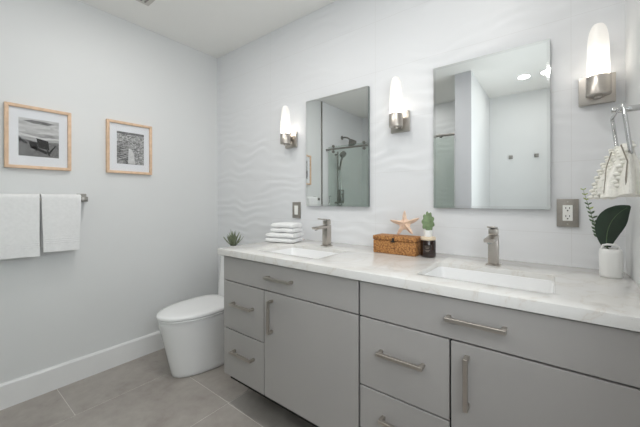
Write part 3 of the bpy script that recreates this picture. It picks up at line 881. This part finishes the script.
for pts in ([(.42, .50), (.72, .44), (.75, .20), (.48, .24)], [(.3, .22), (.68, .08), (.72, .14), (.36, .28)], [(.24, .40), (.45, .38), (.46, .2), (.28, .22)],
            [(0, .5), (.04, .48), (.2, .36), (.2, .32), (0, .38)], [(.7, .1), (.9, .34), (.92, .32), (.74, .06)], [(.44, .3), (.4, .14), (.42, .14), (.47, .28)], [(.68, .2), (.74, .04), (.77, .04), (.72, .2)]):
    m.poly([P(u, v, .0004) for u, v in pts], 3)
m.build('print', pm, t, smooth=False)
y0, y1, z0, z1 = -.830, -.649, 1.447, 1.679
t = framed(-.895, -.594, 1.377, 1.751, y0, y1, z0, z1, 'oak-framed photograph of broken surf and rocks, right of the pair nearer the corner')
pm = [greyprint('print_rock', 70, 200, 38, (1, 1, 1.6), 2.0, .36, .62), greyprint('print_dark_surf', 55, 185, 24, (1, 1, 4), 1.2, .38, .64), greyprint('print_foam', 185, 225, 20), greyprint('print_band', 60, 150, 45, (1, 1, 3), .5)]
m = MB()
quad(0, 1, 0, 1, 0); quad(0, .42, 0, .62, 1, .0001); quad(0, 1, .93, 1, 3, .0001)
m.poly([P(.40, .02, .0002), P(.66, .02, .0002), P(.62, .3, .0002), P(.55, .46, .0002), P(.42, .5, .0002)], 2)
m.build('print', pm, t, smooth=False)

# ================================================================ TOWEL BAR AND ITS TWO TOWELS
bz_, bxr = 1.190, .066
t = thing('towel_bar', 'brushed nickel square towel bar on the left wall below the beach picture', 'towel bar', (0, -1.3, bz_))
MB().box((bxr - .0075, -1.505, bz_ - .0075), (bxr + .0075, -1.034, bz_ + .0075), .001, 1).build('bar', M['nickel'], t)
for yy in (-1.034, -1.485):
    MB().box((.001, yy - .026, bz_ - .016), (.010, yy + .026, bz_ + .036), .0015).box((.009, yy - .016, bz_ - .016), (bxr + .014, yy + .016, bz_ + .016), .0015).build('post', M['darkmetal'], t)
def hung(ya, yb, zf, zb, label, seed, flare=0):
    """towel folded over the bar: rows run over the bar from front hem to back hem"""
    m = MB(); G = []; nv = 26
    rad_ = .016; top = bz_ + .012
    path = []
    for i in range(24): path.append((bxr + rad_ + .004 * (1 - i / 23), zf + (top - zf) * i / 23, 1 - i / 23))
    for i in range(1, 8):
        a = PI * i / 8; path.append((bxr + rad_ * math.cos(a), top + rad_ * math.sin(a) * .8, 0))
    for i in range(14): path.append((bxr - rad_ - .004 * i / 13, top - (top - zb) * i / 13, i / 13 * .5))
    for x, z, f in path:
        row = []
        for j in range(nv + 1):
            u = j / nv; y = ya + (yb - ya) * u
            yy = y + flare * f * (u - .5)
            dx = f * (.010 * noise.noise((y * 9 + seed, z * 2.0, 0)) + .004 * math.sin(u * 5 + seed))
            if x < bxr: dx = min(0, dx) * .4 + .002
            row.append((x + dx, yy, z - f * .006 * (u - .5) * (1 if x > bxr else 0)))
        G.append(row)
    m.sheet(G, thick=-.0065)
    # woven border band near the front hem
    o = single(m, 'hanging_towel', M['towel'], label, 'towel', 'white towels on the towel bar', angle=70)
    b2 = MB()
    for dz in (.050, .062, .074):
        z = zf + dz; f = 1 - dz / (top - zf); row = []
        G2 = []
        for j in range(nv + 1):
            u = j / nv; y = ya + (yb - ya) * u; yy = y + flare * f * (u - .5)
            dx = f * (.010 * noise.noise((y * 9 + seed, z * 2.0, 0)) + .004 * math.sin(u * 5 + seed))
            G2.append([(bxr + rad_ + .004 * (f) + dx + .0062 + e, yy, z + q - f * .006 * (u - .5)) for e, q in ((0, 0), (.0013, .002), (.0013, .005), (0, .007))])
        b2.sheet(G2)
    bo = b2.build('border_band', M['towel'], o, angle=70)
    return o
hung(-1.442, -1.256, .858, .90, 'white towel hanging left on the towel bar, the longer one', 2.3, .0)
hung(-1.247, -1.056, .872, .90, 'white towel hanging right on the towel bar, the narrower one', 6.1, -.02)

# ================================================================ TOWEL RING AND HAND TOWEL (right wall)
rx, rzt = 2.632, 1.438
t = thing('towel_ring', 'chrome towel holder with hanging rectangular loop on the right wall', 'towel ring', (rx, -.46, rzt))
MB().cyl((XR - .001, -.46, rzt), (XR - .010, -.46, rzt), .022, n=24, bev=.002).build('wall_flange', M['chrome'], t)
MB().cyl((XR - .009, -.46, rzt), (rx - .012, -.46, rzt), .0085, n=20, bev=.002).build('post', M['chrome'], t)
lp = []
corners = [(rx, -.365, rzt - .004), (rx, -.555, rzt - .004), (rx + .012, -.572, 1.302), (rx + .012, -.385, 1.302)]
def roundloop(C, r=.012, n=4):
    out = []; K = [Vector(c) for c in C]
    for i in range(len(K)):
        a, b, c = K[i - 1], K[i], K[(i + 1) % len(K)]
        p0 = b + (a - b).normalized() * r; p1 = b + (c - b).normalized() * r
        for j in range(n + 1):
            s = j / n; out.append(p0.lerp(b, s).lerp(b.lerp(p1, s), s))
    out.append(out[0]); return out
MB().tube(roundloop(corners), .0048, n=10).build('loop', M['chrome'], t, angle=60)

t = thing('hand_towel', 'cream knitted hand towel with bobbled trim hanging through the towel ring', 'towel', (rx, -.47, 1.19))
# main cloth: pleated bunch over the bottom rod of the loop
m = MB(); rings = []
cx_, cy_ = rx + .012, -.478
NR = 60
for i in range(14):
    s = i / 13; z = 1.322 - s * .128
    ax = .014 + .030 * ease(s * 1.3); ay = .080 + .030 * s
    ring = []
    for k in range(NR):
        a = 2 * PI * k / NR
        pl = 1 + (.06 + .16 * s) * math.sin(a * 7 + .6) * (1 if s > .05 else 0)
        ring.append((cx_ - .003 * s + ax * pl * math.cos(a), cy_ + ay * pl * math.sin(a), z + .004 * math.sin(a * 3) * s))
    rings.append(ring)
top = [[(cx_ + .010 * math.cos(2 * PI * k / NR), cy_ + .07 * math.sin(2 * PI * k / NR), 1.331) for k in range(NR)]]
m.loft(top + rings)
m.build('cloth', M['knit'], t, angle=60)
# bobbled braid strands on the side facing the tiled wall
random.seed(5)
m = MB()
def bobble(p, r):
    tt = bmesh.new(); bmesh.ops.create_icosphere(tt, subdivisions=2, radius=r)
    for v in tt.verts:
        v.co = Vector((v.co.x * 1.05, v.co.y * 1.05, v.co.z * .78)) * (1 + .12 * noise.noise(v.co * 120 + Vector(p) * 60)) + Vector(p)
    m._merge(tt)
for q in range(7):
    n = 15; f = q / 6
    a = Vector((rx + .016 - .020 * (1 - f), -.415 - .15 * f, 1.330)); b_ = Vector((rx - .046 + .030 * f, -.375 - .165 * f, 1.190))
    for k in range(n):
        s = k / (n - 1)
        p = a.lerp(b_, s); p.x -= .006 * math.sin(s * PI)
        off = .0035 * (1 if (k + q) % 2 else -1)
        bobble((p.x + off, p.y - off * .4, p.z), .0068 + .0022 * s)
m.build('bobble_trim', M['knit'], t, angle=80)
m = MB()
m.tube([(rx - .004, -.556, 1.326), (rx + .004, -.585, 1.28), (rx + .0, -.592, 1.235), (rx + .002, -.594, 1.198)], .0016, n=6)
m.tube([(rx - .016, -.50, 1.315), (rx - .030, -.53, 1.27), (rx - .036, -.545, 1.2)], .0014, n=6)
m.build('stitching', M['knitfold'], t)

# ================================================================ SHOWER (seen in the left mirror)
gy = -1.765
t = thing('shower_screen', 'fixed green-tinted shower glass panel seen at the left of the right mirror', 'shower screen', (1.2, gy, .10))
MB().box((.66, gy - .005, .1005), (PX0 - .002, gy + .005, 1.845)).build('panel', M['showerglass'], t, smooth=False)
MB().box((.66, gy - .008, .1005), (PX0 - .002, gy + .008, .115)).build('channel', M['chrome'], t, smooth=False)
t = thing('shower_door', 'sliding green-tinted glass shower door on rollers, seen in the left mirror', 'shower door', (.36, gy + .022, .11))
MB().box((.04, gy + .014, .115), (.70, gy + .023, 1.90)).build('panel', M['showerglass'], t, smooth=False)
for xx in (.13, .60):
    for dz in (.036, -.034):
        MB().cyl((xx, gy + .023, 1.862 + dz), (xx, gy + .042, 1.862 + dz), .019, n=24, bev=.002).build('roller', M['darkmetal'], t)
MB().tube([(.075, gy + .024, 1.00), (.075, gy + .055, 1.00), (.075, gy + .055, 1.23), (.075, gy + .024, 1.23)], .007, n=10).build('handle', M['chrome'], t, angle=60)
t = thing('shower_rail', 'round chrome rail carrying the sliding shower door, seen in both mirrors', 'shower rail', (.83, gy + .03, 1.862))
MB().cyl((.012, gy + .032, 1.862), (PX0 + .01, gy + .032, 1.862), .0125, n=20).build('rail', M['darkmetal'], t)
for xx in (.66, 1.20, 1.52):
    MB().cyl((xx, gy - .012, 1.862), (xx, gy + .05, 1.862), .017, n=20, bev=.002).build('clamp', M['darkmetal'], t)
for o in bpy.data.objects:
    pass
# slide bar with hand shower
sy = -1.94
t = thing('hand_shower', 'chrome slide bar with hand shower and hose, seen in the left mirror', 'shower fitting', (.03, sy, 1.06))
MB().cyl((.062, sy, 1.10), (.062, sy, 1.86), .011, n=16, bev=.002).build('slide_bar', M['darkmetal'], t)
for zz in (1.14, 1.82): MB().cyl((.012, sy, zz), (.066, sy, zz), .012, n=16, bev=.002).build('bracket', M['darkmetal'], t)
hs = MB(); hs.tube([(.085, sy - .01, 1.60), (.11, sy - .012, 1.72), (.135, sy - .014, 1.80)], [.011, .012, .014], n=12)
hs.cyl((.125, sy - .014, 1.83), (.155, sy - .014, 1.80), .048, n=28, bev=.004).box((.05, sy - .02, 1.60), (.10, sy + .012, 1.65), .004)
hs.build('handset', M['darkmetal'], t)
MB().tube(bez([(.085, sy - .01, 1.60), (.10, sy - .03, 1.1), (.13, sy - .06, .75), (.08, sy - .09, .80), (.03, sy - .09, 1.07)], 20), .007, n=8).build('hose', M['chrome'], t, angle=60)
MB().cyl((.012, sy - .09, 1.08), (.045, sy - .09, 1.08), .02, n=20, bev=.002).build('hose_outlet', M['darkmetal'], t)
t = thing('rain_shower', 'chrome rain shower head on a short arm, seen in the left mirror', 'shower fitting', (.012, -2.12, 2.08))
MB().cyl((.012, -2.12, 2.09), (.02, -2.12, 2.09), .03, n=24, bev=.002).build('flange', M['darkmetal'], t)
MB().tube(bez([(.018, -2.12, 2.09), (.10, -2.12, 2.10), (.16, -2.12, 2.04)], 8), .011, n=12).build('arm', M['darkmetal'], t)
MB().cyl((.155, -2.12, 2.045), (.19, -2.12, 1.99), .02, r1=.062, n=32).cyl((.19, -2.12, 1.99), (.196, -2.12, 1.98), .064, n=32).build('head', M['darkmetal'], t)
t = thing('shower_valve', 'square plate with two shower control knobs, seen low in the left mirror', 'shower fitting', (.012, -2.09, 1.13))
MB().box((.0125, -2.165, 1.13), (.02, -2.015, 1.33), .002).build('plate', M['darkmetal'], t)
for zz in (1.28, 1.19):
    MB().cyl((.02, -2.09, zz), (.055, -2.09, zz), .026, n=24, bev=.003).box((.052, -2.096, zz - .004), (.062, -2.05, zz + .006), .001).build('knob', M['chrome'], t)

# robe hooks on the far wall
def hook(x, label):
    t = thing('robe_hook', label, 'hook', (x, YF, 1.69), 'robe hooks on the far wall, seen in the right mirror')
    MB().box((x - .022, YF + .001, 1.69), (x + .022, YF + .010, 1.735), .002).build('plate', M['darkmetal'], t)
    MB().box((x - .010, YF + .009, 1.702), (x + .010, YF + .045, 1.716), .002).box((x - .010, YF + .038, 1.712), (x + .010, YF + .045, 1.73), .002).build('prong', M['darkmetal'], t)
    return t
h0 = hook(2.05, 'left of the two small metal robe hooks reflected in the right mirror')
copy_thing(h0, (2.315, YF, 1.69), 'right of the two small metal robe hooks, reflected near the edge of the right mirror')
